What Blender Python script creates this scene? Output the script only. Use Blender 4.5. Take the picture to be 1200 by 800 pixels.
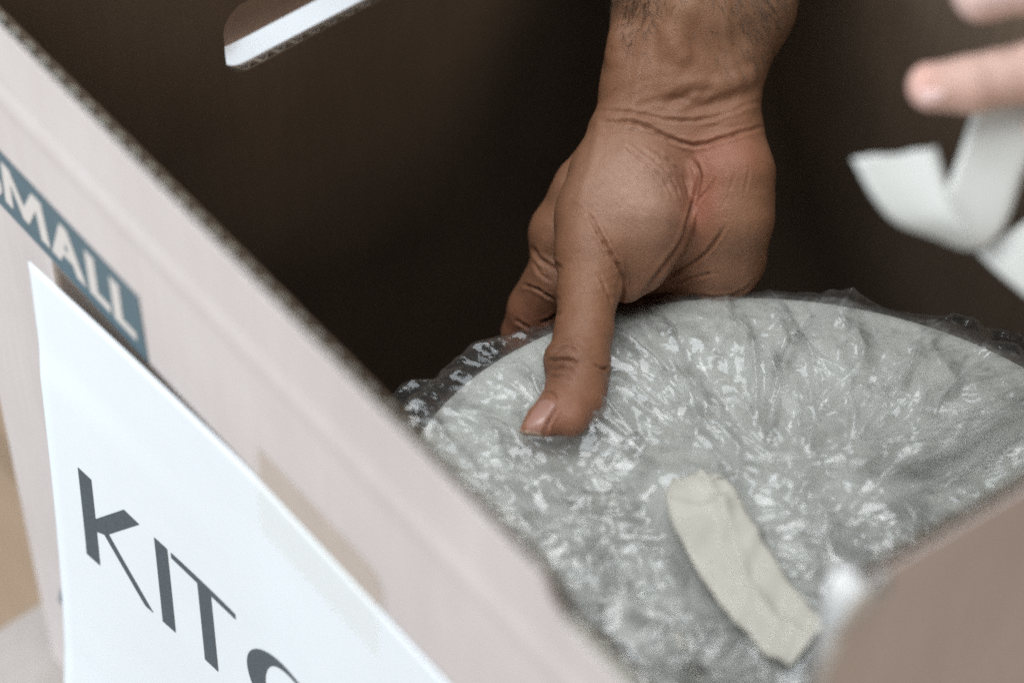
import bpy, bmesh, math, random
import numpy as np
from mathutils import Matrix, Vector
from mathutils.bvhtree import BVHTree
from mathutils.geometry import tessellate_polygon

random.seed(7)
sc = bpy.context.scene
for o in list(bpy.data.objects):
    bpy.data.objects.remove(o)
COL = sc.collection
CM = 0.01                                   # everything below is written in centimetres

# ------------------------------------------------------------------ camera
RIGHT = np.array([0.6343256, 0.7727064, 0.0235753])
UP = np.array([-0.6015357, 0.4741948, 0.6428796])
BACK = np.array([0.4855779, -0.4219764, 0.7656044])
EYE = np.array([61.4407, -26.7804, 99.1585])
cam = bpy.data.objects.new('camera', bpy.data.cameras.new('camera'))
COL.objects.link(cam)
cam.matrix_world = Matrix(((RIGHT[0], UP[0], BACK[0], EYE[0] * CM), (RIGHT[1], UP[1], BACK[1], EYE[1] * CM),
                           (RIGHT[2], UP[2], BACK[2], EYE[2] * CM), (0, 0, 0, 1)))
cam.data.sensor_width = 36
cam.data.lens = 90
cam.data.clip_start = 0.05
cam.data.clip_end = 50
cam.data.dof.use_dof = True
cam.data.dof.focus_distance = 0.945
cam.data.dof.aperture_fstop = 4.2
sc.camera = cam

# ------------------------------------------------------------------ world and light
world = bpy.data.worlds.new('World')
sc.world = world
world.use_nodes = True
bg = world.node_tree.nodes['Background']
bg.inputs[0].default_value = (0.80, 0.90, 1.0, 1)
bg.inputs[1].default_value = 0.035


def area(name, loc, target, sx, sy, watts, col, spread=180):
    l = bpy.data.lights.new(name, 'AREA')
    l.shape = 'RECTANGLE'
    l.size, l.size_y = sx * CM, sy * CM
    l.energy = watts
    l.color = col
    l.spread = math.radians(spread)
    o = bpy.data.objects.new(name, l)
    COL.objects.link(o)
    o.location = Vector(loc) * CM
    d = Vector(target) - Vector(loc)
    o.rotation_euler = d.to_track_quat('-Z', 'Y').to_euler()
    return o


area('window_light', (-85, -170, 82), (15, 5, 30), 130, 90, 62, (0.88, 0.95, 1.0))
area('skylight', (-6, -8, 205), (22, 12, 28), 125, 125, 40, (0.96, 0.98, 1.0))
area('back_window_light', (-62, 96, 150), (26, 14, 29), 76, 64, 5.6, (0.88, 0.95, 1.0))
area('side_fill_light', (160, -50, 112), (16, 12, 34), 60, 60, 8.5, (1.0, 0.90, 0.80))  # unseen fill lamp, added to brighten the near wall and upper handle wall
area('low_fill_light', (170, -10, 18), (38, 16, 34), 70, 60, 5, (1.0, 0.86, 0.72))  # second added fill, kept low to lift only the near wall's outside

sc.view_settings.view_transform = 'Standard'
sc.view_settings.look = 'None'
sc.view_settings.exposure = 0
sc.view_settings.gamma = 1
sc.cycles.use_denoising = False
sc.cycles.max_bounces = 10
sc.cycles.transparent_max_bounces = 24
sc.cycles.sample_clamp_indirect = 3
sc.cycles.sample_clamp_direct = 4
sc.cycles.use_adaptive_sampling = False
sc.cycles.filter_width = 1.8
try:
    sc.cycles.sampling_pattern = 'BLUE_NOISE'
except Exception:
    pass


# ------------------------------------------------------------------ helpers
def tag(o, label=None, cat=None, group=None, kind=None):
    if label:
        o['label'] = label
    if cat:
        o['category'] = cat
    if group:
        o['group'] = group
    if kind:
        o['kind'] = kind
    return o


def mesh_obj(name, V, F, mat=None, parent=None, smooth=False):
    me = bpy.data.meshes.new(name)
    V = np.asarray(V, dtype=np.float64) * CM
    me.from_pydata(V.tolist(), [], [list(map(int, f)) for f in F])
    me.validate()
    if smooth:
        me.polygons.foreach_set('use_smooth', [True] * len(me.polygons))
    me.update()
    o = bpy.data.objects.new(name, me)
    COL.objects.link(o)
    if mat:
        me.materials.append(mat)
    if parent:
        o.parent = parent
    return o


def empty(name, loc=(0, 0, 0)):
    o = bpy.data.objects.new(name, None)
    COL.objects.link(o)
    o.location = Vector(loc) * CM
    return o


def under(parent, *objs):
    """Parent while keeping the objects where they are built (vertices are world centimetres)."""
    for o in objs:
        o.parent = parent
        o.matrix_parent_inverse = Matrix.Translation(-Vector(parent.location))
    return objs[0]


class Geo:
    def __init__(self):
        self.V, self.F = [], []

    def add(self, V, F):
        n = len(self.V)
        self.V += [tuple(v) for v in V]
        self.F += [[i + n for i in f] for f in F]

    def box(self, a, b):
        (x0, y0, z0), (x1, y1, z1) = a, b
        self.add([(x0, y0, z0), (x1, y0, z0), (x1, y1, z0), (x0, y1, z0), (x0, y0, z1), (x1, y0, z1), (x1, y1, z1), (x0, y1, z1)],
                 [(0, 3, 2, 1), (4, 5, 6, 7), (0, 1, 5, 4), (1, 2, 6, 5), (2, 3, 7, 6), (3, 0, 4, 7)])

    def slab(self, loops, fn, t):
        """2D polygon (outer loop, then holes) turned into a sheet of thickness t; fn(u, v, w) -> xyz."""
        flat = [p for l in loops for p in l]
        tris = tessellate_polygon([[Vector((p[0], p[1], 0)) for p in l] for l in loops])
        n = len(flat)
        V = [fn(p[0], p[1], 0) for p in flat] + [fn(p[0], p[1], t) for p in flat]
        F = [list(t_) for t_ in tris] + [[n + i for i in reversed(t_)] for t_ in tris]
        k = 0
        for l in loops:
            m = len(l)
            for i in range(m):
                j = (i + 1) % m
                F.append([k + i, k + j, n + k + j, n + k + i])
            k += m
        self.add(V, F)

    def obj(self, name, mat, parent=None, smooth=False):
        o = mesh_obj(name, self.V, self.F, mat, None, smooth)
        bm = bmesh.new()
        bm.from_mesh(o.data)
        bmesh.ops.recalc_face_normals(bm, faces=bm.faces)
        bm.to_mesh(o.data)
        bm.free()
        if parent:
            under(parent, o)
        return o


# ------------------------------------------------------------------ materials
def new_mat(name):
    m = bpy.data.materials.new(name)
    m.use_nodes = True
    nt = m.node_tree
    b = nt.nodes['Principled BSDF']
    return m, nt, b


def node(nt, kind, **kw):
    n = nt.nodes.new(kind)
    for k, v in kw.items():
        setattr(n, k, v)
    return n


def noise(nt, scale, detail=6, rough=0.6, coord='Object', stretch=None):
    tc = node(nt, 'ShaderNodeTexCoord')
    src = tc.outputs[coord]
    if stretch:
        mp = node(nt, 'ShaderNodeMapping')
        mp.inputs['Scale'].default_value = stretch
        nt.links.new(src, mp.inputs[0])
        src = mp.outputs[0]
    n = node(nt, 'ShaderNodeTexNoise')
    n.inputs['Scale'].default_value = scale
    n.inputs['Detail'].default_value = detail
    n.inputs['Roughness'].default_value = rough
    nt.links.new(src, n.inputs['Vector'])
    return n


def ramp(nt, src, stops):
    r = node(nt, 'ShaderNodeValToRGB')
    el = r.color_ramp.elements
    el[0].position, el[0].color = stops[0][0], (*stops[0][1], 1)
    el[1].position, el[1].color = stops[-1][0], (*stops[-1][1], 1)
    for p, c in stops[1:-1]:
        e = el.new(p)
        e.color = (*c, 1)
    nt.links.new(src, r.inputs[0])
    return r


def kraft(name, lo, hi, bump=0.25, rough=0.85, vertical=(1, 1, 0.06), streak=0.3):
    m, nt, b = new_mat(name)
    n1 = noise(nt, 900, 8, 0.7)
    n2 = noise(nt, 14, 4, 0.5)
    n3 = noise(nt, 260, 5, 0.6, stretch=vertical)
    mx = node(nt, 'ShaderNodeMath', operation='ADD')
    nt.links.new(n1.outputs[0], mx.inputs[0])
    nt.links.new(n2.outputs[0], mx.inputs[1])
    my = node(nt, 'ShaderNodeMath', operation='MULTIPLY_ADD')
    nt.links.new(mx.outputs[0], my.inputs[0])
    my.inputs[1].default_value = 0.35
    mz = node(nt, 'ShaderNodeMath', operation='MULTIPLY')
    nt.links.new(n3.outputs[0], mz.inputs[0])
    mz.inputs[1].default_value = streak
    nt.links.new(mz.outputs[0], my.inputs[2])
    r = ramp(nt, my.outputs[0], [(0.36, lo), (0.64, hi)])
    nt.links.new(r.outputs[0], b.inputs['Base Color'])
    b.inputs['Roughness'].default_value = rough
    bp = node(nt, 'ShaderNodeBump')
    bp.inputs['Strength'].default_value = bump
    bp.inputs['Distance'].default_value = 0.0006
    nt.links.new(my.outputs[0], bp.inputs['Height'])
    nt.links.new(bp.outputs[0], b.inputs['Normal'])
    return m


def plain(name, col, rough=0.6, var=0.12, scale=40, bump=0.0):
    m, nt, b = new_mat(name)
    n = noise(nt, scale, 6, 0.6)
    lo = tuple(c * (1 - var) for c in col)
    hi = tuple(min(1, c * (1 + var)) for c in col)
    r = ramp(nt, n.outputs[0], [(0.3, lo), (0.7, hi)])
    nt.links.new(r.outputs[0], b.inputs['Base Color'])
    b.inputs['Roughness'].default_value = rough
    if bump:
        bp = node(nt, 'ShaderNodeBump')
        bp.inputs['Strength'].default_value = bump
        bp.inputs['Distance'].default_value = 0.001
        nt.links.new(n.outputs[0], bp.inputs['Height'])
        nt.links.new(bp.outputs[0], b.inputs['Normal'])
    return m


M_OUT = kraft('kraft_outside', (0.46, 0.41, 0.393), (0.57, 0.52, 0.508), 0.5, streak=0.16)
M_IN_SHADE = kraft('kraft_inside_shade', (0.108, 0.074, 0.048), (0.172, 0.120, 0.081), 0.8, streak=0.14)  # same board as outside, colour darkened to deepen the shade in the box
M_LOWER = kraft('kraft_lower', (0.30, 0.27, 0.25), (0.42, 0.385, 0.365), 0.5)
M_FLAP_LIT = kraft('kraft_flap_lit', (0.33, 0.23, 0.175), (0.45, 0.32, 0.25), 0.6)  # board colour lightened to stand in for light reaching the flap from below
M_FLUTE = plain('kraft_flute', (0.40, 0.34, 0.27), 0.9, 0.2, 300)
M_FRONT_FLUTE = plain('kraft_flute_pale', (0.40, 0.41, 0.37), 0.9, 0.15, 300)
M_INK = plain('blue_print_ink', (0.074, 0.119, 0.143), 0.6, 0.12, 500)
M_INK_TXT = plain('pale_lettering', (0.52, 0.48, 0.45), 0.8, 0.08, 400)
M_PAPER = plain('white_paper', (0.66, 0.705, 0.735), 0.55, 0.015, 30)
M_BLACK = plain('printed_black', (0.055, 0.075, 0.09), 0.6, 0.25, 900)
M_PLATE = plain('glazed_plate', (0.50, 0.50, 0.475), 0.25, 0.03, 20)
M_MASK = plain('masking_tape_cream', (0.53, 0.515, 0.45), 0.6, 0.06, 60, 0.2)
M_MASK_W = plain('masking_tape_white', (0.42, 0.435, 0.42), 0.5, 0.04, 60, 0.1)
M_CLOTH = plain('white_cloth', (0.82, 0.84, 0.86), 0.9, 0.02, 60, 0.2)
M_HAIR = plain('dark_hair', (0.04, 0.027, 0.018), 0.5, 0.2, 100)
M_TORN = plain('torn_paper', (0.50, 0.50, 0.49), 0.9, 0.06, 200, 0.3)


def wood(name, lo, hi):
    m, nt, b = new_mat(name)
    n = noise(nt, 18, 8, 0.65, stretch=(0.4, 6, 6))
    r = ramp(nt, n.outputs[0], [(0.3, lo), (0.7, hi)])
    nt.links.new(r.outputs[0], b.inputs['Base Color'])
    b.inputs['Roughness'].default_value = 0.5
    return m


M_WOOD = wood('floor_wood', (0.15, 0.08, 0.034), (0.25, 0.142, 0.066))
M_WOOD2 = wood('floor_wood_pale', (0.30, 0.21, 0.14), (0.40, 0.29, 0.20))


def thin(m, f):
    """Let a share f of the light straight through, as crepe-paper tape does."""
    nt = m.node_tree
    tr = node(nt, 'ShaderNodeBsdfTransparent')
    mx = node(nt, 'ShaderNodeMixShader')
    mx.inputs[0].default_value = f
    nt.links.new(nt.nodes['Principled BSDF'].outputs[0], mx.inputs[1])
    nt.links.new(tr.outputs[0], mx.inputs[2])
    nt.links.new(mx.outputs[0], nt.nodes['Material Output'].inputs[0])


thin(M_MASK, 0.14)


def clear_tape_mat():
    m, nt, b = new_mat('clear_packing_tape')
    tr = node(nt, 'ShaderNodeBsdfTransparent')
    tr.inputs[0].default_value = (0.985, 0.975, 0.96, 1)
    mx = node(nt, 'ShaderNodeMixShader')
    mx.inputs[0].default_value = 0.015
    b.inputs['Base Color'].default_value = (0.50, 0.42, 0.34, 1)
    b.inputs['Roughness'].default_value = 0.2
    nt.links.new(tr.outputs[0], mx.inputs[1])
    nt.links.new(b.outputs[0], mx.inputs[2])
    nt.links.new(mx.outputs[0], nt.nodes['Material Output'].inputs[0])
    return m


M_CLEAR = clear_tape_mat()
M_PATCH = plain('tape_residue', (0.425, 0.37, 0.335), 0.5, 0.05, 60)
M_BROWN_TAPE = plain('brown_tape', (0.36, 0.305, 0.27), 0.45, 0.08, 60)


def film_mat(name, lo, hi, base, gloss, rough, facet):
    """Clear polythene: see-through, milkier where it is bunched in many layers, with sharp reflections on its creases."""
    m, nt, b = new_mat(name)
    out = nt.nodes['Material Output']
    nt.nodes.remove(b)
    tr = node(nt, 'ShaderNodeBsdfTransparent')
    tr.inputs[0].default_value = (0.965, 0.97, 0.963, 1)
    df = node(nt, 'ShaderNodeBsdfDiffuse')
    df.inputs[0].default_value = (*base, 1)
    tl = node(nt, 'ShaderNodeBsdfTranslucent')
    tl.inputs[0].default_value = (*base, 1)
    dm = node(nt, 'ShaderNodeMixShader')
    dm.inputs[0].default_value = 0.4
    nt.links.new(df.outputs[0], dm.inputs[1])
    nt.links.new(tl.outputs[0], dm.inputs[2])
    at = node(nt, 'ShaderNodeVertexColor', layer_name='milk')
    sep = node(nt, 'ShaderNodeSeparateColor')
    nt.links.new(at.outputs[0], sep.inputs[0])
    lw = node(nt, 'ShaderNodeLayerWeight')
    lw.inputs[0].default_value = 0.3
    ma = node(nt, 'ShaderNodeMath', operation='MULTIPLY_ADD')
    nt.links.new(sep.outputs[0], ma.inputs[0])
    ma.inputs[1].default_value = hi - lo
    ma.inputs[2].default_value = lo
    mb = node(nt, 'ShaderNodeMath', operation='MULTIPLY_ADD')
    nt.links.new(lw.outputs['Facing'], mb.inputs[0])
    mb.inputs[1].default_value = 0.8
    mb.inputs[2].default_value = 0.6
    mc = node(nt, 'ShaderNodeMath', operation='MULTIPLY')
    nt.links.new(ma.outputs[0], mc.inputs[0])
    nt.links.new(mb.outputs[0], mc.inputs[1])
    mc.use_clamp = True
    m1 = node(nt, 'ShaderNodeMixShader')
    nt.links.new(mc.outputs[0], m1.inputs[0])
    nt.links.new(tr.outputs[0], m1.inputs[1])
    nt.links.new(dm.outputs[0], m1.inputs[2])
    gl = node(nt, 'ShaderNodeBsdfGlossy')
    gl.inputs['Roughness'].default_value = rough
    fr = node(nt, 'ShaderNodeFresnel')
    fr.inputs[0].default_value = 1.5
    fm = node(nt, 'ShaderNodeMath', operation='MULTIPLY_ADD')
    nt.links.new(fr.outputs[0], fm.inputs[0])
    fm.inputs[1].default_value = 1.0
    fm.inputs[2].default_value = gloss
    fm.use_clamp = True
    # many small flat facets: each cell of two warped Voronoi patterns tilts the surface its own way
    tc = node(nt, 'ShaderNodeTexCoord')
    nd_ = noise(nt, 120, 3, 0.5)
    mxv = node(nt, 'ShaderNodeVectorMath', operation='MULTIPLY_ADD')
    nt.links.new(nd_.outputs[1], mxv.inputs[0])
    mxv.inputs[1].default_value = (0.012, 0.012, 0.012)
    nt.links.new(tc.outputs['Object'], mxv.inputs[2])
    geo = node(nt, 'ShaderNodeNewGeometry')
    nrm = geo.outputs['Normal']
    for sc_, st_, mp_ in ((130, facet, (1.6, .7, 1)), (300, facet * .8, (.7, 1.5, 1))):
        mp = node(nt, 'ShaderNodeMapping')
        mp.inputs['Scale'].default_value = mp_
        mp.inputs['Rotation'].default_value = (0, 0, sc_ * .01)
        nt.links.new(mxv.outputs[0], mp.inputs[0])
        vo = node(nt, 'ShaderNodeTexVoronoi', feature='F1')
        vo.inputs['Scale'].default_value = sc_
        nt.links.new(mp.outputs[0], vo.inputs['Vector'])
        sb = node(nt, 'ShaderNodeVectorMath', operation='SUBTRACT')
        nt.links.new(vo.outputs['Color'], sb.inputs[0])
        sb.inputs[1].default_value = (.5, .5, .5)
        ml = node(nt, 'ShaderNodeVectorMath', operation='MULTIPLY_ADD')
        nt.links.new(sb.outputs[0], ml.inputs[0])
        ml.inputs[1].default_value = (st_, st_, st_)
        nt.links.new(nrm, ml.inputs[2])
        nrm = ml.outputs[0]
    nn_ = node(nt, 'ShaderNodeVectorMath', operation='NORMALIZE')
    nt.links.new(nrm, nn_.inputs[0])
    nt.links.new(nn_.outputs[0], gl.inputs['Normal'])
    nt.links.new(nn_.outputs[0], fr.inputs['Normal'])
    m2 = node(nt, 'ShaderNodeMixShader')
    nt.links.new(fm.outputs[0], m2.inputs[0])
    nt.links.new(m1.outputs[0], m2.inputs[1])
    nt.links.new(gl.outputs[0], m2.inputs[2])
    nt.links.new(m2.outputs[0], out.inputs[0])
    return m


M_FILM = film_mat('bubble_film', 0.02, 0.50, (0.80, 0.81, 0.79), 0.035, 0.11, 0.10)
M_FILM_IN = film_mat('bubble_film_inner', 0.02, 0.38, (0.77, 0.785, 0.765), 0.02, 0.15, 0.12)


def skin_mat(name, sss=0.06):
    m, nt, b = new_mat(name)
    at = node(nt, 'ShaderNodeVertexColor', layer_name='tone')
    n1 = noise(nt, 55, 5, 0.6)
    n2 = noise(nt, 420, 5, 0.6)
    ad = node(nt, 'ShaderNodeMath', operation='ADD')
    nt.links.new(n1.outputs[0], ad.inputs[0])
    nt.links.new(n2.outputs[0], ad.inputs[1])
    r = ramp(nt, ad.outputs[0], [(0.72, (0.84, 0.78, 0.76)), (1.0, (1.0, 1.0, 1.0))])
    r.color_ramp.elements[1].position = 1.0
    hv = node(nt, 'ShaderNodeMath', operation='MULTIPLY')
    nt.links.new(ad.outputs[0], hv.inputs[0])
    hv.inputs[1].default_value = 0.75
    nt.links.new(hv.outputs[0], r.inputs[0])
    mx = node(nt, 'ShaderNodeMixRGB', blend_type='MULTIPLY')
    mx.inputs[0].default_value = 0.8
    nt.links.new(at.outputs[0], mx.inputs[1])
    nt.links.new(r.outputs[0], mx.inputs[2])
    nt.links.new(mx.outputs[0], b.inputs['Base Color'])
    b.inputs['Roughness'].default_value = 0.5
    b.inputs['Specular IOR Level'].default_value = 0.4
    b.inputs['Subsurface Weight'].default_value = sss
    b.inputs['Subsurface Radius'].default_value = (0.006, 0.0025, 0.0015)
    b.inputs['Subsurface Scale'].default_value = 0.6
    tc = node(nt, 'ShaderNodeTexCoord')
    vo = node(nt, 'ShaderNodeTexVoronoi', feature='DISTANCE_TO_EDGE')
    vo.inputs['Scale'].default_value = 1050
    nt.links.new(tc.outputs['Object'], vo.inputs['Vector'])
    n3 = noise(nt, 1400, 4, 0.6)
    a2 = node(nt, 'ShaderNodeMath', operation='ADD')
    nt.links.new(vo.outputs[0], a2.inputs[0])
    nt.links.new(n3.outputs[0], a2.inputs[1])
    bp = node(nt, 'ShaderNodeBump')
    bp.inputs['Strength'].default_value = 0.5
    bp.inputs['Distance'].default_value = 0.0005
    nt.links.new(a2.outputs[0], bp.inputs['Height'])
    nt.links.new(bp.outputs[0], b.inputs['Normal'])
    return m


M_SKIN = skin_mat('skin_tan')
M_SKIN2 = skin_mat('skin_pale')
M_NAIL = plain('nail', (0.33, 0.18, 0.14), 0.32, 0.06, 120)
M_NAIL_TIP = plain('nail_free_edge', (0.42, 0.31, 0.23), 0.4, 0.05, 120)
M_NAIL2 = plain('nail_pale', (0.62, 0.44, 0.42), 0.3, 0.04, 120)

# ------------------------------------------------------------------ the setting
g = Geo()
g.box((-400, -400, -50), (400, 400, -46.4))
tag(g.obj('floor', M_WOOD), kind='structure')
floor = bpy.data.objects['floor']
plank_me = {}
for i, y in enumerate(np.arange(-60, 140, 13.0)):
    for j, x in enumerate(np.arange(-190, 60, 90.0)):
        mat = M_WOOD2 if (i * 2 + j) % 5 == 1 or abs(y - 18) < 1 else M_WOOD
        key = mat.name
        if key not in plank_me:
            p = Geo()
            p.box((0.15, 0.15, -46.4), (89.8, 12.85, -45))
            o = p.obj('plank', mat)
            plank_me[key] = o.data
        else:
            o = bpy.data.objects.new('plank', plank_me[key])
            COL.objects.link(o)
        o.location = Vector((x + (i % 2) * 45, y, 0)) * CM
        o.parent = floor

# white cloth lying on the floor behind the box
V, F = [], []
nx, ny = 60, 60
for j in range(ny + 1):
    for i in range(nx + 1):
        x = -140 + 85 * i / nx
        y = 26 + 110 * j / ny
        z = -44.2 + 0.5 * math.sin(x * 0.21 + y * 0.13) + 0.4 * math.sin(y * 0.33 - x * 0.08)
        V.append((x, y, z))
for j in range(ny):
    for i in range(nx):
        a = j * (nx + 1) + i
        F.append((a, a + 1, a + nx + 2, a + nx + 1))
cl = mesh_obj('white_cloth', V, F, M_CLOTH, None, True)
tag(cl, 'white cloth on the floor seen through the handle hole of the box', 'cloth')

# carton that carries the open box
t = empty('lower_carton', (18, 15, -45))
tag(t, 'closed brown carton under the open box at the lower left', 'cardboard box')
g = Geo()
g.box((-2.6, -14, -45), (44, 36, -0.42))
under(t, g.obj('carton_body', M_LOWER))
for y0, y1 in ((-14.1, 10.9), (11.1, 36.1)):
    g = Geo()
    g.box((-2.7, y0, -0.41), (44.1, y1, -0.01))
    under(t, g.obj('top_flap', M_LOWER))

# ------------------------------------------------------------------ the open box
H = 43.2
LX, LY, TH = 38.16, 33.0, 0.45
box = empty('cardboard_box', (19, 16, 0))
tag(box, 'open brown cardboard moving box with SMALL printed on a blue band', 'cardboard box')


def xz(y_out, sgn):
    return lambda u, v, w: (u, y_out + sgn * w, v)


def yz(x_out, sgn):
    return lambda u, v, w: (x_out + sgn * w, u, v)


def jag(p, q, n, amp, seed):
    """Slightly ragged straight edge from p to q."""
    r = random.Random(seed)
    out = []
    for i in range(n):
        f = i / n
        out.append((p[0] + (q[0] - p[0]) * f, p[1] + (q[1] - p[1]) * f + r.uniform(-amp, amp)))
    return out


LIN = 0.07
PITCH = 0.84


def flutes(u0, u1, fn, zlo, zhi, mat, parent, gap=None, name='fluted_core'):
    """Corrugated medium: a wave of paper standing on edge between the two liners."""
    n = int((u1 - u0) / PITCH * 10)
    U = np.linspace(u0, u1, n + 1)
    Wv = LIN + (TH - 2 * LIN) * (0.5 - 0.5 * np.cos(2 * np.pi * U / PITCH))
    G = Geo()

    def strip(lo, hi):
        V, F = [], []
        for u, w, a, b in zip(U, Wv, lo, hi):
            V += [fn(u, a, w), fn(u, b, w)]
        for i in range(n):
            if hi[i] - lo[i] > 0.05 and hi[i + 1] - lo[i + 1] > 0.05:
                F.append((2 * i, 2 * i + 2, 2 * i + 3, 2 * i + 1))
        G.add(V, F)
    lo = np.full(n + 1, zlo) if np.isscalar(zlo) else zlo(U)
    hi = np.full(n + 1, zhi) if np.isscalar(zhi) else zhi(U)
    if gap is None:
        strip(lo, hi)
    else:
        ga, gb = gap(U)
        strip(lo, ga)
        strip(gb, hi)
    o = mesh_obj(name, G.V, G.F, mat)
    me = o.data
    sm = o.modifiers.new('thick', 'SOLIDIFY')
    sm.thickness = 0.03 * CM
    sm.offset = 0
    o.parent = parent
    return o


def panel(name, loops, fn, mo, mi, label=None):
    """One wall: outer liner (the part itself) with the inner liner as its child."""
    a = Geo()
    a.slab(loops, fn, LIN)
    po = a.obj(name, mo)
    under(box, po)
    b = Geo()
    b.slab(loops, lambda u, v, w: fn(u, v, TH - LIN + w), LIN)
    pi = b.obj('inner_liner', mi)
    pi.parent = po
    if label:
        po['label'] = label
    return po


# printed front wall: rim runs level, then drops at a torn notch near its right end
front_top = jag((33.6, 42.15), (33.1, 42.6), 3, 0.05, 1) + jag((32.7, 43.2), (0, 43.2), 90, 0.025, 2)
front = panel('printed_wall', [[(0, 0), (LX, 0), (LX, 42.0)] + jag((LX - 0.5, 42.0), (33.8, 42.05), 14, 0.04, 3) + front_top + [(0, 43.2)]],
              xz(-TH, 1), M_OUT, M_IN_SHADE, 'printed wall with blue SMALL band and white sheet')
flutes(0.1, LX - 0.1, xz(-TH, 1), 0.02, lambda U: np.where(U < 32.8, 43.16, 41.96), M_FRONT_FLUTE, front)
G = Geo()
G.box((0.1, LIN - TH + .01, 41.0), (32.7, -LIN - .01, 42.7))
G.box((32.71, LIN - TH + .01, 41.0), (LX - .1, -LIN - .01, 41.85))
G.obj('core_fill', M_FRONT_FLUTE).parent = front
# handle wall
HZ0, HZ1, HY0, HY1 = 29.72, 33.2, 11.2, 21.6
hr = (HZ1 - HZ0) / 2 * 0.62
hole = []
for cx, cz, a0 in ((HY0 + hr, HZ0 + hr, 180), (HY1 - hr, HZ0 + hr, 270), (HY1 - hr, HZ1 - hr, 0), (HY0 + hr, HZ1 - hr, 90)):
    for k in range(9):
        a = math.radians(a0 + k * 11.25)
        hole.append((cx + hr * math.cos(a), cz + hr * math.sin(a)))
rim = [(0.01, 0), (LY - TH, 0), (LY - TH, H)] + jag((LY - 1, H), (1, H), 60, 0.02, 4) + [(0.01, H)]
handle_wall = panel('handle_wall', [rim, hole], yz(0, 1), M_OUT, M_IN_SHADE, 'dark inner wall with a long rounded handle hole')


def hgap(U):
    d = np.maximum(np.maximum(HY0 + hr - U, U - (HY1 - hr)), 0)
    inside = (U > HY0 + 0.02) & (U < HY1 - 0.02)
    q = np.sqrt(np.maximum(hr * hr - d * d, 0))
    ga = np.where(inside, HZ0 + hr - q, 31.4)
    gb = np.where(inside, HZ1 - hr + q, 31.4)
    return ga, gb


flutes(TH + 0.05, LY - TH - 0.05, yz(0, 1), 0.02, H - 0.05, M_FLUTE, handle_wall, hgap)
# the cut piece of the handle, pushed outwards on its top hinge
G = Geo()
ang = math.radians(21)
r7 = random.Random(5)
loop = [(p[0] + (0.06 if p[0] < 14 else -0.06) + r7.uniform(-.015, .015), p[1] + r7.uniform(-.02, .02)) for p in hole]


def hf(u, v, w):
    dz = v - HZ1
    bend = 0.10 * math.sin(min(1, -dz / 3.5) * 3.1)
    return (0.02 + w * 0.9 + math.sin(ang) * dz - bend * 0.4, u, HZ1 + math.cos(ang) * dz)


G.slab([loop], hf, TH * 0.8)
hfp = G.obj('handle_flap', M_FLAP_LIT)
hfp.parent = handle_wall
# far wall and near wall
far = panel('far_wall', [[(0, 0), (LX, 0), (LX, H)] + jag((LX - 1, H), (1, H), 60, 0.02, 6) + [(0, H)]], xz(LY, -1), M_OUT, M_IN_SHADE)
flutes(0.1, LX - 0.1, xz(LY, -1), 0.02, H - 0.05, M_FLUTE, far)
near_top = [(LY - TH, 38.6)] + jag((LY - 1, 38.7), (12.7, 41.75), 30, 0.02, 8) + jag((12.4, 41.8), (6.4, 43.02), 14, 0.02, 9)
near_edge = [(5.95, H), (5.72, H - 0.3), (5.62, H - 1.2), (5.2, 39.2), (5.0, 36), (4.8, 33.0), (4.2, 31.2), (0.01, 31.0)]
near = panel('near_wall', [[(0.01, 0), (LY - TH, 0)] + near_top + near_edge], yz(LX, -1), M_OUT, M_IN_SHADE, 'plain tan wall at the lower right with a pale torn edge')
flutes(5.75, LY - TH - 0.05, yz(LX, -1), 31.2, lambda U: np.interp(U, [5, 6.4, 12.7, LY], [42.9, 42.97, 41.7, 38.5]), M_FLUTE, near)
# pale crushed board along the cut side of the near wall
G = Geo()
V, F = [], []
prof = [(43.3, 5.62, 0.34), (43.0, 5.45, 0.40), (42.6, 5.32, 0.38), (42.1, 5.3, 0.32), (41.5, 5.26, 0.28), (41.0, 5.22, 0.27), (40.0, 5.12, 0.26), (39.0, 5.0, 0.25), (37.5, 4.92, 0.24), (36, 4.84, 0.24), (33.1, 4.66, 0.24)]
rr = random.Random(3)
for z, y, w in prof:
    for k in range(10):
        a = 2 * math.pi * k / 10
        V.append((LX - TH / 2 + (w * 1.25 + .08) * math.cos(a) * (1 + rr.uniform(-.2, .2)), y + 0.30 + 0.26 * math.sin(a) * (1 + rr.uniform(-.3, .3)), z + rr.uniform(-.08, .08)))
for i in range(len(prof) - 1):
    for k in range(10):
        F.append((i * 10 + k, i * 10 + (k + 1) % 10, (i + 1) * 10 + (k + 1) % 10, (i + 1) * 10 + k))
F.append(tuple(range(9, -1, -1)))
F.append(tuple(range((len(prof) - 1) * 10, len(prof) * 10)))
# ragged tongue of outer paper peeled back from the corner
tong = [(5.2, 43.1), (5.6, 43.6), (6.1, 43.35), (6.6, 43.5), (6.95, 43.1), (6.75, 42.6), (6.9, 42.2), (6.3, 41.9), (6.0, 41.5), (5.6, 41.7), (5.35, 41.2), (5.15, 41.8)]
G.slab([tong], lambda u, v, w: (LX + .07 + .55 * math.exp(-((u - 6.1) ** 2 + (v - 42.7) ** 2) / .5) + .12 * math.sin(u * 5 + v * 3) ** 2 + w, u, v), .05)
G.add(V, F)
te = G.obj('torn_edge', M_TORN, None, True)
te.parent = near
# bottom
G = Geo()
G.box((TH + .05, TH + .05, 0.0), (LX - TH - .05, LY - TH - .05, 0.4))
under(box, G.obj('bottom_panel', M_IN_SHADE))

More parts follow.
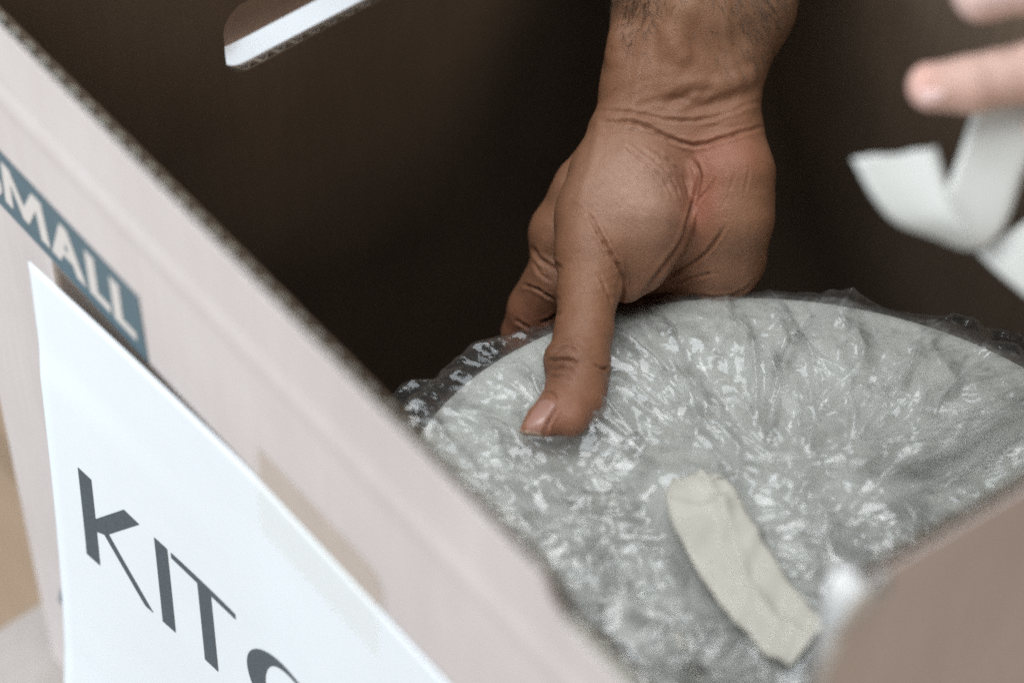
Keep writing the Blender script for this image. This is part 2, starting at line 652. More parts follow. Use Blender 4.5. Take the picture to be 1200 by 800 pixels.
# a low fold ridge in the printed wall below its rim
G = Geo()
V, F = [], []
for i in range(60):
    x = 0.2 + 37.6 * i / 59
    for k, (dz, dy) in enumerate(((0.75, 0.0), (0.35, -0.06), (0.0, -0.085), (-0.35, -0.06), (-0.75, 0.0))):
        V.append((x, dy - 0.004 - TH, 39.55 + dz))
for i in range(59):
    for k in range(4):
        a = i * 5 + k
        F.append((a, a + 1, a + 6, a + 5))
G.add(V, F)
fr_ = G.obj('fold_ridge', M_OUT, None, True)
fr_.parent = front

SHX, SHZ = 0.90, 1.08                       # print sits a little along and up the wall
# blue band with the word SMALL
bandz = (32.0, 35.25)


def wall_poly(G, loops, y=-0.02, t=0.014):
    G.slab(loops, lambda u, v, w: (u + SHX, y - w - TH, v + SHZ), t)


G = Geo()
wall_poly(G, [[(-0.7, bandz[0]), (11.86, bandz[0]), (11.74, bandz[1]), (-0.7, bandz[1])]])
band = G.obj('blue_band', M_INK)
band.parent = front


def stroke(p, q, w0, w1=None):
    """Quad for a letter stroke from p to q, with horizontal width w0 at p and w1 at q."""
    w1 = w0 if w1 is None else w1
    return [(p[0] - w0 / 2, p[1]), (p[0] + w0 / 2, p[1]), (q[0] + w1 / 2, q[1]), (q[0] - w1 / 2, q[1])]


z0, z1 = 32.62, 34.72
G = Geo()
yl = -0.038
# S
sp = []
for k in range(25):
    a = math.radians(35 + k * 235 / 24)
    sp.append((2.3 + 0.52 * math.cos(a), z1 - 0.55 + 0.55 * math.sin(a)))
sp2 = []
for k in range(25):
    a = math.radians(125 - k * 245 / 24)
    sp2.append((2.3 + 0.56 * math.cos(a), z0 + 0.58 + 0.58 * math.sin(a)))
sline = sp[:18] + sp2[2:]
for a, b in zip(sline[:-1], sline[1:]):
    d = Vector((b[0] - a[0], b[1] - a[1]))
    if d.length < 1e-4:
        continue
    n_ = Vector((-d.y, d.x)).normalized() * 0.21
    wall_poly(G, [[(a[0] - n_.x, a[1] - n_.y), (b[0] - n_.x, b[1] - n_.y), (b[0] + n_.x, b[1] + n_.y), (a[0] + n_.x, a[1] + n_.y)]], yl, 0.01)
LETTERS = {
    'M': [[(3.2, z0), (3.35, z1), (3.85, z1), (4.55, z0 + .85), (5.25, z1), (5.85, z1), (6.05, z0), (5.5, z0), (5.38, z1 - .75), (4.72, z0 + .1), (4.38, z0 + .1), (3.78, z1 - .75), (3.7, z0)]],
    'A': [[(6.15, z0), (6.98, z1), (7.42, z1), (8.3, z0), (7.72, z0), (7.52, z0 + .48), (6.92, z0 + .48), (6.72, z0)], [(7.08, z0 + .88), (7.36, z0 + .88), (7.22, z0 + 1.32)]],
    'L': [[(8.5, z0), (8.5, z1), (9.05, z1), (9.05, z0 + .42), (9.78, z0 + .42), (9.78, z0)]],
    'l': [[(9.98, z0), (9.98, z1), (10.53, z1), (10.53, z0 + .42), (11.3, z0 + .42), (11.3, z0)]],
}
for k, lp in LETTERS.items():
    wall_poly(G, lp, yl, 0.01)
G.obj('lettering', M_INK_TXT).parent = band
# small blue printed mark low on the wall
G = Geo()
wall_poly(G, [[(1.0, 5.6), (1.6, 7.3), (2.3, 7.3), (2.3, 5.6)]])
wall_poly(G, [[(1.0, 3.0), (2.3, 3.0), (2.3, 5.1), (1.65, 5.3)]])
G.obj('printed_mark', M_INK).parent = front
# brown tape under the band
G = Geo()
wall_poly(G, [[(5.9, 29.5), (18.0, 29.5), (18.0, 31.98), (5.9, 31.85)]], -0.006, 0.01)
G.obj('brown_tape', M_BROWN_TAPE).parent = front
G = Geo()
wall_poly(G, [[(18.2, 30.5), (24.6, 30.5), (24.7, 33.2), (24.35, 33.75), (23.8, 33.95), (18.3, 33.9)]], -0.006, 0.01)
G.obj('brown_tape', M_PATCH).parent = front

# ------------------------------------------------------------------ the sheet with KITCHEN
PX0, PZ0, PW, PH = 5.65, 32.15, 31.6, 26.0
dl_z = [0, 4.3, 6.0, 11.1, 14.1, 17.4, 20.2, 23.1, 25.5, 30]
dl_d = [.70, .86, 1.04, 1.30, 1.47, 1.69, 1.90, 2.17, 2.50, 3.1]


def paper(s, t, lift=0.0):
    gq = max(0.0, 1 - s / 12.5) ** 1.3
    gr = 0.10 * max(0, (s - 26) / 6) ** 2
    d = np.interp(t, dl_z, dl_d) * gq + gr + 0.045 + 0.06 * math.sin(s * .5) * min(1, t / 8) ** 2 * (s < 25) * 0.5
    z = PZ0 - t + 0.004 * t * t * gq * 0.2
    return (PX0 + s + SHX, -d - lift - TH, z + SHZ)


sign = empty('paper_sign', (20, -0.1, 20))
tag(sign, 'white paper sheet with KITCHEN in dark letters taped to the box', 'paper sign')
V, F = [], []
nx, ny = 64, 52
for lay in (0, 0.012):
    for j in range(ny + 1):
        for i in range(nx + 1):
            V.append(paper(PW * i / nx, PH * j / ny, lay))
n1 = (nx + 1) * (ny + 1)
for j in range(ny):
    for i in range(nx):
        a = j * (nx + 1) + i
        F.append((a, a + nx + 1, a + nx + 2, a + 1))
        F.append((n1 + a, n1 + a + 1, n1 + a + nx + 2, n1 + a + nx + 1))
border = [i for i in range(nx + 1)] + [j * (nx + 1) + nx for j in range(1, ny + 1)] + [ny * (nx + 1) + i for i in range(nx - 1, -1, -1)] + [j * (nx + 1) for j in range(ny - 1, 0, -1)]
for a, b in zip(border, border[1:] + border[:1]):
    F.append((a, b, n1 + b, n1 + a))
sh = mesh_obj('sheet', V, F, M_PAPER, None, True)
under(sign, sh)

T0, CAP = 9.95, 5.35                        # distance of the letters from the sheet's top, and their height


def letter(polys, name='letter'):
    """Flat black print that follows the bend of the sheet; every polygon is given in (s, up) from the baseline."""
    G = Geo()
    for pl in polys:
        # dense outline
        out = []
        for a, b in zip(pl, pl[1:] + pl[:1]):
            n = max(1, int(math.hypot(b[0] - a[0], b[1] - a[1]) / 0.35))
            out += [(a[0] + (b[0] - a[0]) * k / n, a[1] + (b[1] - a[1]) * k / n) for k in range(n)]
        tris = tessellate_polygon([[Vector((p[0], p[1], 0)) for p in out]])
        G.add([paper(p[0], T0 + CAP - p[1] + .05 * (min(p[0], 12) - 7.5), 0.03) for p in out], [list(t_) for t_ in tris])
    o = mesh_obj(name, G.V, G.F, M_BLACK)
    bm = bmesh.new()
    bm.from_mesh(o.data)
    bmesh.ops.triangulate(bm, faces=bm.faces)
    for f in bm.faces:
        f.normal_update()
        if f.normal.y > 0:
            f.normal_flip()
    bm.to_mesh(o.data)
    bm.free()
    o.parent = sh
    return o


letter([[(1.75, 0), (2.5, 0), (2.5, CAP), (1.75, CAP)],
        [(2.5, 2.15), (3.05, 2.5), (5.15, CAP - .05), (4.3, CAP), (2.5, 2.95)],
        [(2.72, 2.72), (5.0, 0), (5.45, 0), (3.12, 2.86)]])
letter([[(5.95, 0), (6.65, 0), (6.65, CAP), (5.95, CAP)]])
letter([[(8.25, 0), (8.98, 0), (8.98, CAP - .3), (8.25, CAP - .3)], [(6.85, CAP - .34), (10.35, CAP - .34), (10.35, CAP), (6.85, CAP)]])
cx_, cy_, rx, ry = 13.55, CAP / 2, 2.75, CAP / 2 + .08
outer = [(cx_ + rx * math.cos(math.radians(a)), cy_ + ry * math.sin(math.radians(a))) for a in range(42, 319, 6)]
inner = [(cx_ + .22 + (rx - .55 + .28 * math.cos(math.radians(a))) * math.cos(math.radians(a)), cy_ + (ry - .30) * math.sin(math.radians(a))) for a in range(318, 41, -6)]
letter([outer + inner])
letter([[(17.1, 0), (17.8, 0), (17.8, CAP), (17.1, CAP)], [(20.5, 0), (21.2, 0), (21.2, CAP), (20.5, CAP)], [(17.8, 2.55), (20.5, 2.55), (20.5, 2.88), (17.8, 2.88)]])
letter([[(22.3, 0), (23.0, 0), (23.0, CAP), (22.3, CAP)], [(23.0, 0), (25.2, 0), (25.2, .33), (23.0, .33)], [(23.0, 2.55), (24.8, 2.55), (24.8, 2.88), (23.0, 2.88)], [(23.0, CAP - .33), (25.2, CAP - .33), (25.2, CAP), (23.0, CAP)]])
letter([[(26.2, 0), (26.6, 0), (26.6, CAP - .5), (26.2, CAP)], [(26.2, CAP), (26.9, CAP), (30.2, 0.3), (30.2, 0), (29.6, 0), (26.2, CAP - .4)], [(29.9, 0), (30.3, 0), (30.3, CAP), (29.9, CAP)]])
# clear tape over the upper edge of the sheet
G = Geo()
V, F = [], []
nn = 24
for i in range(nn + 1):
    s = 12.4 + 6.4 * i / nn
    for j in range(9):
        tt = -1.75 + 4.6 * j / 8
        if tt < 0:
            V.append((PX0 + s + SHX, -0.03 - TH - 0.06 * max(0, 1 + tt / 1.2) ** 2, PZ0 - tt + SHZ))
        else:
            V.append(paper(s, tt, 0.035))
for i in range(nn):
    for j in range(8):
        a = i * 9 + j
        F.append((a, a + 1, a + 10, a + 9))
G.add(V, F)
under(sign, G.obj('clear_tape', M_CLEAR, None, True))


# ------------------------------------------------------------------ plate
PN = np.array([math.sin(math.radians(-11)), math.sin(math.radians(9)), 1.0])
PN /= np.linalg.norm(PN)
E1 = np.cross(PN, [0, -1.0, 0])
E1 /= np.linalg.norm(E1)                    # roughly +x
E2 = np.cross(PN, E1)                       # roughly +y
PC = np.array([28.9, 14.0, 29.12])
PR = 13.25


def rim_r(a):
    """Rim radius: the dish is a rounded square oval, flatter at its near side."""
    c, s = math.cos(a), math.sin(a)
    lim = 1e9
    dx = E1[0] * c + E2[0] * s
    if dx > 0.05:
        lim = (LX - TH - 0.5 - PC[0]) / dx
    dy = E1[1] * c + E2[1] * s
    if dy < -0.05:
        lim = min(lim, (PC[1] - TH - 0.5) / -dy)
    k = 8.0
    return (PR ** -k + max(lim, 1) ** -k) ** (-1 / k)


NA = 144
prof = [(0.0, -1.15), (0.35, -1.15), (0.62, -1.05), (0.74, -0.55), (0.86, -0.18), (0.97, -0.02), (0.992, 0.0), (1.0, -0.06), (0.995, -0.26), (0.96, -0.42), (0.80, -0.75), (0.68, -1.35), (0.60, -1.5), (0.0, -1.5)]
V, F = [], []
for f, h in prof:
    for k in range(NA):
        a = 2 * math.pi * k / NA
        r = rim_r(a) * f
        V.append(PC + E1 * r * math.cos(a) + E2 * r * math.sin(a) + PN * h)
for i in range(len(prof) - 1):
    for k in range(NA):
        F.append((i * NA + k, i * NA + (k + 1) % NA, (i + 1) * NA + (k + 1) % NA, (i + 1) * NA + k))
plate = mesh_obj('plate', V, F, M_PLATE, None, True)
tag(plate, 'large off-white plate showing through the clear bubble wrap', 'plate')


# ------------------------------------------------------------------ bubble wrap
def vnoise(x, y, seed):
    xi, yi = np.floor(x).astype(int), np.floor(y).astype(int)
    fx, fy = x - xi, y - yi
    fx, fy = fx * fx * (3 - 2 * fx), fy * fy * (3 - 2 * fy)

    def h(i, j):
        n = (i * 374761393 + j * 668265263 + seed * 974634) & 0x7fffffff
        n = ((n ^ (n >> 13)) * 1274126177) & 0x7fffffff
        return ((n ^ (n >> 16)) & 0xffff) / 65535.0
    return (h(xi, yi) * (1 - fx) + h(xi + 1, yi) * fx) * (1 - fy) + (h(xi, yi + 1) * (1 - fx) + h(xi + 1, yi + 1) * fx) * fy


def rnd(i, j, seed):
    n = (i * 73856093 ^ j * 19349663 ^ seed * 83492791) & 0x7fffffff
    n = ((n ^ (n >> 13)) * 1274126177) & 0x7fffffff
    return ((n ^ (n >> 16)) & 0xffff) / 65535.0


def crinkle(x, y, cell, seed, grad=1.0, c=0.22):
    """Crumpled-film relief: nearly flat, randomly tilted facets meeting in straight sharp creases."""
    X, Y = x / cell, y / cell
    xi, yi = np.floor(X).astype(int), np.floor(Y).astype(int)
    best = np.full(X.shape, -1e9)
    for di in range(-3, 4):
        for dj in range(-3, 4):
            i, j = xi + di, yi + dj
            dx = X - (i + rnd(i, j, seed))
            dy = Y - (j + rnd(i, j, seed + 1))
            a = rnd(i, j, seed + 2) * 6.2832
            gm = grad * (.2 + .8 * rnd(i, j, seed + 3))
            v = (dx * np.cos(a) + dy * np.sin(a)) * gm - c * (dx * dx + dy * dy) * 1.6 + 0.35 * rnd(i, j, seed + 4)
            best = np.maximum(best, v)
    return best * cell


def sst(a, b, x):
    t_ = np.clip((x - a) / (b - a), 0, 1)
    return t_ * t_ * (3 - 2 * t_)


RA = np.array([rim_r(2 * math.pi * k / 720) for k in range(721)])


def gauss(a, c, w):
    return np.exp(-((a - c) / w) ** 2)


def folds(U, V, n, seed, near_w):
    """Straight creases: each a long, narrow tent with two flat sides, some running in from the far rim, others at random."""
    r = random.Random(seed)
    out = np.zeros_like(U)
    step = U[0, 1] - U[0, 0]
    u0, v0 = U[0, 0], V[0, 0]
    for _ in range(n):
        cu, cv = r.uniform(-15, 11), r.uniform(-14, 15)
        iu, iv = int((cu - u0) / step), int((cv - v0) / step)
        if not (0 <= iv < U.shape[0] and 0 <= iu < U.shape[1]):
            continue
        nw = near_w[iv, iu]
        a = math.atan2(cv, cu) + r.gauss(0, .35) if r.random() > .25 + .6 * nw else r.uniform(0, math.pi)
        L = r.uniform(.8, 2.3) * (1 + 1.2 * (r.random() < .25))
        w1, w2 = r.uniform(.2, 1.1), r.uniform(.14, .7)
        hh = r.uniform(.10, .34) * min(w1, w2) * 2.0 * (.7 + .8 * nw) * (1 if r.random() < .7 else -.7)
        m = L + .8
        j0, j1 = max(0, int((cv - m - v0) / step)), min(U.shape[0], int((cv + m - v0) / step) + 1)
        i0, i1 = max(0, int((cu - m - u0) / step)), min(U.shape[1], int((cu + m - u0) / step) + 1)
        du, dv = U[j0:j1, i0:i1] - cu, V[j0:j1, i0:i1] - cv
        p = du * math.cos(a) + dv * math.sin(a)
        q = -du * math.sin(a) + dv * math.cos(a) + .10 * r.uniform(-1, 1) * p * p
        tp_ = np.clip(1 - np.abs(p) / L, 0, 1)
        wq = np.where(q > 0, w1, w2) * (.35 + .65 * tp_)
        out[j0:j1, i0:i1] += hh * np.clip(1 - np.abs(q) / wq, 0, 1) * np.minimum(1, tp_ * 2.2)
    return out


def wrap_layer(seed, off, amp, over, step, nfold):
    u = np.arange(-21.5, 16.0, step)
    v = np.arange(-17.0, 17.5, step)
    U, Vv = np.meshgrid(u, v)
    # wander the sheet sideways so creases do not follow a grid
    wu = U + .8 * (vnoise(U * .3, Vv * .3, seed) - .5) * 2 + .12 * (vnoise(U * 1.6, Vv * 1.6, seed + 6) - .5)
    wv = Vv + .8 * (vnoise(U * .3, Vv * .3, seed + 5) - .5) * 2 + .12 * (vnoise(U * 1.6, Vv * 1.6, seed + 7) - .5)
    ang_ = np.arctan2(Vv, U) % (2 * math.pi)
    deg = np.degrees(ang_)
    rho = np.hypot(U, Vv)
    rim_ = np.interp(ang_ / (2 * math.pi) * 720, np.arange(721), RA)
    d = rho - rim_                                     # >0 beyond the rim
    near_ = sst(-5, 8, (U - Vv * 0.9) * 0.7)          # the side towards the printed wall and the viewer is bunched up
    big = -crinkle(wu, wv, 5.0, seed + 10, 0.6, .35)
    mid = crinkle(wu + .3 * wv, wv, 2.0, seed + 20, 0.8)
    mid2 = -crinkle(wu * .8 + 9, wv * 1.25 - 4, 1.15, seed + 26, 0.9)
    fine = crinkle(wu * 1.3, wv * .8 + 7, 0.60, seed + 30, 1.0)
    tiny = -crinkle(wu * .8 - 3, wv * 1.2, 0.33, seed + 40, 1.1)
    lip0 = np.clip(gauss(deg, 209, 13) + .8 * gauss(deg, 186, 7) + .8 * gauss(deg, 100, 12) + .6 * gauss(deg, 127, 5), 0, 1) * sst(-.8, .1, d)
    clus = sst(.42, .70, vnoise(U * .6, Vv * .6, seed + 50) * .6 + .4 * vnoise(U * 1.9, Vv * 1.9, seed + 51))
    rimw = gauss(d, 0.2, 1.1)
    k = 0.25 + 0.85 * near_
    h = off + amp * ((0.12 + .40 * near_) * k * big + 0.24 * k * mid + 0.56 * (k + .12) * mid2)
    h += amp * (0.03 + 0.16 * clus + .10 * near_ + .30 * lip0) * fine + amp * (.06 * clus + .03 * near_ + .22 * lip0) * tiny
    zone = np.clip(near_ * 1.1 + .8 * sst(.55, .8, vnoise(U * .33 + 9, Vv * .33, 400)) + lip0, 0, 1)
    h = off + (h - off) * (.62 + .38 * zone)
    h += folds(U, Vv, nfold, seed + 300, near_)
    # a few tight pull lines running in from the far rim
    for ca, wd, ht in ((2.54, .012, .30), (2.40, .018, -.25), (2.28, .010, .28), (2.08, .02, .25), (1.93, .012, .3), (1.80, .02, -.2), (3.22, .012, .35), (3.34, .02, .28), (2.72, .014, -.22), (2.9, .012, .22)):
        a2 = ang_ + .10 * (vnoise(rho * .5, rho * 0 + ca * 9, seed) - .5) + .03 * (9 - rho) * math.sin(ca * 31)
        h += .6 * amp * ht * np.exp(-np.abs(a2 - ca) / wd) * sst(3.5, 8, rho)
    # half-flattened air bubbles in rows
    cs = 1.0
    bj = np.round(wv / (cs * .866))
    bx = wu - (bj % 2) * cs * .5
    bi = np.round(bx / cs)
    bd = np.hypot(bx - bi * cs, wv - bj * cs * .866)
    on = rnd(bi.astype(int), bj.astype(int), seed + 8)
    h += (0.20 * np.sqrt(np.maximum(0, 1 - (bd / .45) ** 2)) * np.clip((on - .35) * 2, 0, 1)) * (0.25 + .6 * near_)
    # pressed down under the thumb, hollow in the middle of the dish
    h -= .45 * np.exp(-((U + 9.7) ** 2 + (Vv + 2.9) ** 2) / 1.6)
    h += .30 * np.exp(-((U + 8.2) ** 2 + (Vv + 1.5) ** 2) / 1.0)
    h -= 0.5 * (1 - sst(6, 11, rho))
    # one doubled-over edge towards the right: the sheet steps down below its lip
    lx, ly = 1.37 - .49, 10.04 - 3.62
    ll = math.hypot(lx, ly)
    along = ((U - .49) * lx + (Vv - 3.62) * ly) / ll
    side = ((U - .49) * ly - (Vv - 3.62) * lx) / ll + .05 * np.sin(along * 1.3)
    h += .75 * sst(-1.8, -.05, side) * (1 - sst(-.02, .10, side)) * sst(-.3, 1.5, along)
    h -= .60 * sst(0, .10, side) * (1 - sst(1.2, 3.5, side)) * sst(.2, 2.5, along)
    # past the rim the sheet stands out a little, then hangs
    sag = np.maximum(d, 0)
    edge = over * (0.02 + 2.1 * gauss(deg, 210, 13) + 1.3 * gauss(deg, 189, 8) + 1.2 * gauss(deg, 97, 14) + .55 * gauss(deg, 127, 6)) * (.5 + .9 * vnoise(ang_ * 14, ang_ * 0 + seed, seed + 2)) + .12 * vnoise(ang_ * 25, ang_ * 0 + seed, seed + 4)
    drop = np.where(d > 0, (-0.25 + .35 * lip0) * sag - 2.2 * np.maximum(d - edge * .7, 0) ** 1.15, 0)
    h = h + drop
    q = np.pad(h, 2, mode='edge')
    bl = sum(q[2 + a:2 + a + h.shape[0], 2 + b:2 + b + h.shape[1]] for a in (-2, 0, 2) for b in (-2, 0, 2)) / 9
    crease = np.clip(np.abs(h - bl) / (0.030 * step / .085), 0, 1)   # film whitens where it is sharply creased
    # the stuck tape holds the film flat under it
    TL = [(-4.09, -0.75), (-2.02, -1.83), (-0.1, -2.67), (2.14, -3.38), (4.06, -3.83), (5.65, -4.1)]
    td = np.full(U.shape, 9.0)
    for (a0, a1), (b0, b1) in zip(TL[:-1], TL[1:]):
        tt = np.clip(((U - a0) * (b0 - a0) + (Vv - a1) * (b1 - a1)) / ((b0 - a0) ** 2 + (b1 - a1) ** 2), 0, 1)
        td = np.minimum(td, np.hypot(U - a0 - tt * (b0 - a0), Vv - a1 - tt * (b1 - a1)))
    pr = 1 - sst(1.0, 2.0, td)
    sm_ = off - .25 + .12 * (vnoise(U * .7, Vv * .7, 5) - .5)
    h = h * (1 - .86 * pr) + .86 * pr * sm_
    lip = np.clip(gauss(deg, 209, 11) + .8 * gauss(deg, 100, 12) + .6 * gauss(deg, 127, 5) + near_ * .8, 0, 1)
    tight = gauss(d, -.1, 1.6) * (1 - lip)
    h = h * (1 - .72 * tight) + .06 * tight
    P = PC + U[..., None] * E1 + Vv[..., None] * E2 + h[..., None] * PN
    keep = (d < edge + 0.28 + .5 * near_) | ((near_ > 0.30) & (d < 6) & (deg > 200))
    keep &= (P[..., 0] < LX - TH - .08) & (P[..., 1] > TH + .08) & (P[..., 1] < LY - TH - .1) & (P[..., 0] > TH + .1)
    cloud = vnoise(U * .38 + 3, Vv * .38, seed + 62) * .6 + vnoise(U * 1.0, Vv * 1.0, seed + 63) * .4
    milk = .06 + .22 * near_ + .35 * clus * (.3 + .7 * near_) + .55 * crease * (.15 + .75 * vnoise(U * 1.1, Vv * 1.1, seed + 61)) + 2.2 * (cloud - .5) * (.12 + .88 * near_)
    milk = np.clip(milk, 0, 1) * (1 - .86 * sst(-.45, .0, d))
    return P, keep, milk


def wrap_mesh(name, seed, off, amp, over, step, mat, nfold):
    P, keep, milk = wrap_layer(seed, off, amp, over, step, nfold)
    ny, nx = keep.shape
    idx = np.arange(ny * nx).reshape(ny, nx)
    k = keep[:-1, :-1] & keep[1:, :-1] & keep[:-1, 1:] & keep[1:, 1:]
    F = np.stack([idx[:-1, :-1][k], idx[:-1, 1:][k], idx[1:, 1:][k], idx[1:, :-1][k]], 1)
    used = np.unique(F)
    remap = np.full(ny * nx, -1)
    remap[used] = np.arange(len(used))
    o = mesh_obj(name, P.reshape(-1, 3)[used], remap[F], mat, None, True)
    at = o.data.color_attributes.new('milk', 'FLOAT_COLOR', 'POINT')
    mk = milk.ravel()[used]
    at.data.foreach_set('color', np.stack([mk, mk, mk, np.ones_like(mk)], 1).astype(np.float32).ravel())
    return o


wrap = wrap_mesh('bubble_wrap', 11, 0.46, 1.6, 1.0, 0.075, M_FILM, 480)
tag(wrap, 'crumpled clear bubble wrap lying around the plate in the box', 'bubble wrap')
inner = wrap_mesh('inner_sheet', 57, 0.20, 1.1, 0.7, 0.10, M_FILM_IN, 220)
inner.parent = wrap
WB = BVHTree.FromObject(wrap, bpy.context.evaluated_depsgraph_get())


# ------------------------------------------------------------------ hands: one implicit surface each, meshed by surface nets
def smin(a, b, k):
    h = np.clip(0.5 + 0.5 * (b - a) / k, 0, 1)
    return b + (a - b) * h - k * h * (1 - h)


class Field:
    def __init__(self, lo, hi, h):
        self.lo, self.h = np.array(lo, float), h
        self.n = [int((b - a) / h) + 1 for a, b in zip(lo, hi)]
        self.f = np.full(self.n, 40.0, np.float32)

    def cap(self, a, b, ra, rb, k=10.0, flat=1.0, sub=False):
        """Tapered capsule from a to b; flat < 1 squeezes it along the third axis."""
        a, b = np.array(a, float), np.array(b, float)
        m = max(ra, rb) + k + 8
        lo = np.minimum(a, b) - m
        hi = np.maximum(a, b) + m
        i0 = np.maximum(((lo - self.lo) / self.h).astype(int), 0)
        i1 = np.minimum(((hi - self.lo) / self.h).astype(int) + 2, self.n)
        if (i1 <= i0).any():
            return
        ax = [np.float32(self.lo[c] + self.h * np.arange(i0[c], i1[c])) for c in range(3)]
        X = ax[0][:, None, None] - np.float32(a[0])
        Y = ax[1][None, :, None] - np.float32(a[1])
        Z = (ax[2][None, None, :] - np.float32(a[2])) / np.float32(flat)
        d = (b - a) * np.array([1, 1, 1 / flat])
        L = float(d @ d) + 1e-6
        t = np.clip((X * d[0] + Y * d[1] + Z * d[2]) / L, 0, 1).astype(np.float32)
        q = np.sqrt((X - t * d[0]) ** 2 + (Y - t * d[1]) ** 2 + (Z - t * d[2]) ** 2) - (ra + (rb - ra) * t)
        sl = tuple(slice(p, r) for p, r in zip(i0, i1))
        if sub:
            self.f[sl] = -smin(-self.f[sl], q.astype(np.float32), k)
        else:
            self.f[sl] = smin(self.f[sl], q.astype(np.float32), k)

    def chain(self, pts, k=10.0, flat=1.0):
        for p, q in zip(pts[:-1], pts[1:]):
            self.cap(p[:3], q[:3], p[3], q[3], k, flat)

    def mesh(self):
        f = self.f
        s = f < 0
        nX, nY, nZ = self.n
        corner = [(i, j, k) for i in (0, 1) for j in (0, 1) for k in (0, 1)]

        def sl(c):
            return (slice(c[0], nX - 1 + c[0]), slice(c[1], nY - 1 + c[1]), slice(c[2], nZ - 1 + c[2]))
        tot = sum(s[sl(c)].astype(np.int8) for c in corner)
        act = np.argwhere((tot > 0) & (tot < 8))
        pos = np.zeros((len(act), 3))
        num = np.zeros(len(act))
        for c in corner:
            for ax in range(3):
                if c[ax]:
                    continue
                e = list(c)
                e[ax] = 1
                fa = f[act[:, 0] + c[0], act[:, 1] + c[1], act[:, 2] + c[2]].astype(float)
                fb = f[act[:, 0] + e[0], act[:, 1] + e[1], act[:, 2] + e[2]].astype(float)
                cr = (fa < 0) != (fb < 0)
                t = np.where(cr, fa / np.where(cr, fa - fb, 1), 0)
                p = np.array(c, float)[None].repeat(len(act), 0)
                p[:, ax] += t
                pos[cr] += p[cr]
                num[cr] += 1
        V = (act + pos / num[:, None]) * self.h + self.lo
        ids = np.full([n - 1 for n in self.n], -1, np.int64)
        ids[act[:, 0], act[:, 1], act[:, 2]] = np.arange(len(act))
        F = []
        for ax in range(3):
            a1, a2 = (ax + 1) % 3, (ax + 2) % 3
            s0 = [slice(1, n - 1) for n in self.n]
            s1 = [slice(1, n - 1) for n in self.n]
            s0[ax] = slice(0, self.n[ax] - 1)
            s1[ax] = slice(1, self.n[ax])
            A, B = s[tuple(s0)], s[tuple(s1)]
            for flip in (0, 1):
                E = np.argwhere(A & ~B) if not flip else np.argwhere(~A & B)
                off = np.ones(3, int)
                off[ax] = 0
                E = E + off

                def at(o1, o2):
                    q = E.copy()
                    q[:, a1] -= o1
                    q[:, a2] -= o2
                    return ids[q[:, 0], q[:, 1], q[:, 2]]
                quad = np.stack([at(0, 0), at(1, 0), at(1, 1), at(0, 1)], 1)
                if flip:
                    quad = quad[:, ::-1]
                F.append(quad)
        F = np.concatenate(F)
        F = F[(F >= 0).all(1)]
        return V, F


def relax(V, F, n, lam=0.5):
    E = np.concatenate([F[:, [0, 1]], F[:, [1, 2]], F[:, [2, 3]], F[:, [3, 0]]])
    E = np.concatenate([E, E[:, ::-1]])
    deg = np.bincount(E[:, 0], minlength=len(V))[:, None]
    for it in range(n):
        for l in (lam, -lam * 1.03):
            S = np.stack([np.bincount(E[:, 0], V[E[:, 1], c], minlength=len(V)) for c in range(3)], 1)
            V = V + l * (S / np.maximum(deg, 1) - V)
    return V


def normals(V, F):
    n = np.cross(V[F[:, 2]] - V[F[:, 0]], V[F[:, 3]] - V[F[:, 1]])
    N = np.stack([sum(np.bincount(F[:, k], n[:, c], minlength=len(V)) for k in range(4)) for c in range(3)], 1)
    return N / np.maximum(np.linalg.norm(N, axis=1), 1e-9)[:, None]


def polydist(P, line):
    """Distance of points P (n,2) to a polyline, and the fraction along it."""
    best = np.full(len(P), 1e9)
    frac = np.zeros(len(P))
    L = np.array(line, float)
    m = len(L) - 1
    for i in range(m):
        a, b = L[i], L[i + 1]
        d = b - a
        t = np.clip(((P - a) @ d) / (d @ d), 0, 1)
        q = np.linalg.norm(P - a - t[:, None] * d, axis=1)
        u = q < best
        best[u] = q[u]
        frac[u] = (i + t[u]) / m
    return best, frac


def curve(pts, n=24):
    """Smooth polyline through control points (Catmull-Rom)."""
    P = np.array(pts, float)
    P = np.vstack([2 * P[0] - P[1], P, 2 * P[-1] - P[-2]])
    out = []
    for i in range(1, len(P) - 2):
        for k in range(n // (len(P) - 3) + 1):
            t = k / (n // (len(P) - 3) + 1)
            a, b, c, d = P[i - 1:i + 3]
            out.append(0.5 * ((2 * b) + (c - a) * t + (2 * a - 5 * b + 4 * c - d) * t * t + (3 * b - a - 3 * c + d) * t ** 3))
    out.append(P[-2])
    return np.array(out)


# --- first hand, modelled in its own frame (x across, y down the arm, z out of the palm side), unit = 1/30.93 cm
UNIT = 1 / 30.93
HO = np.array([15.2872, 19.9882, 27.511])    # where the frame's (760, 280, 0) stands in the box
HAND_X, HAND_Y, HAND_Z = np.array([0.6343256, 0.7727064, 0.0235753]), np.array([-0.6015357, 0.4741948, 0.6428796]), np.array([0.4855779, -0.4219764, 0.7656044])


def hand_to_world(V, org, unit, o2=(760, 280)):
    return org + np.outer((V[:, 0] - o2[0]) * unit, HAND_X) - np.outer((V[:, 1] - o2[1]) * unit, HAND_Y) + np.outer(V[:, 2] * unit, HAND_Z)


fd = Field((555, -330, -215), (1010, 560, 300), 2.1)
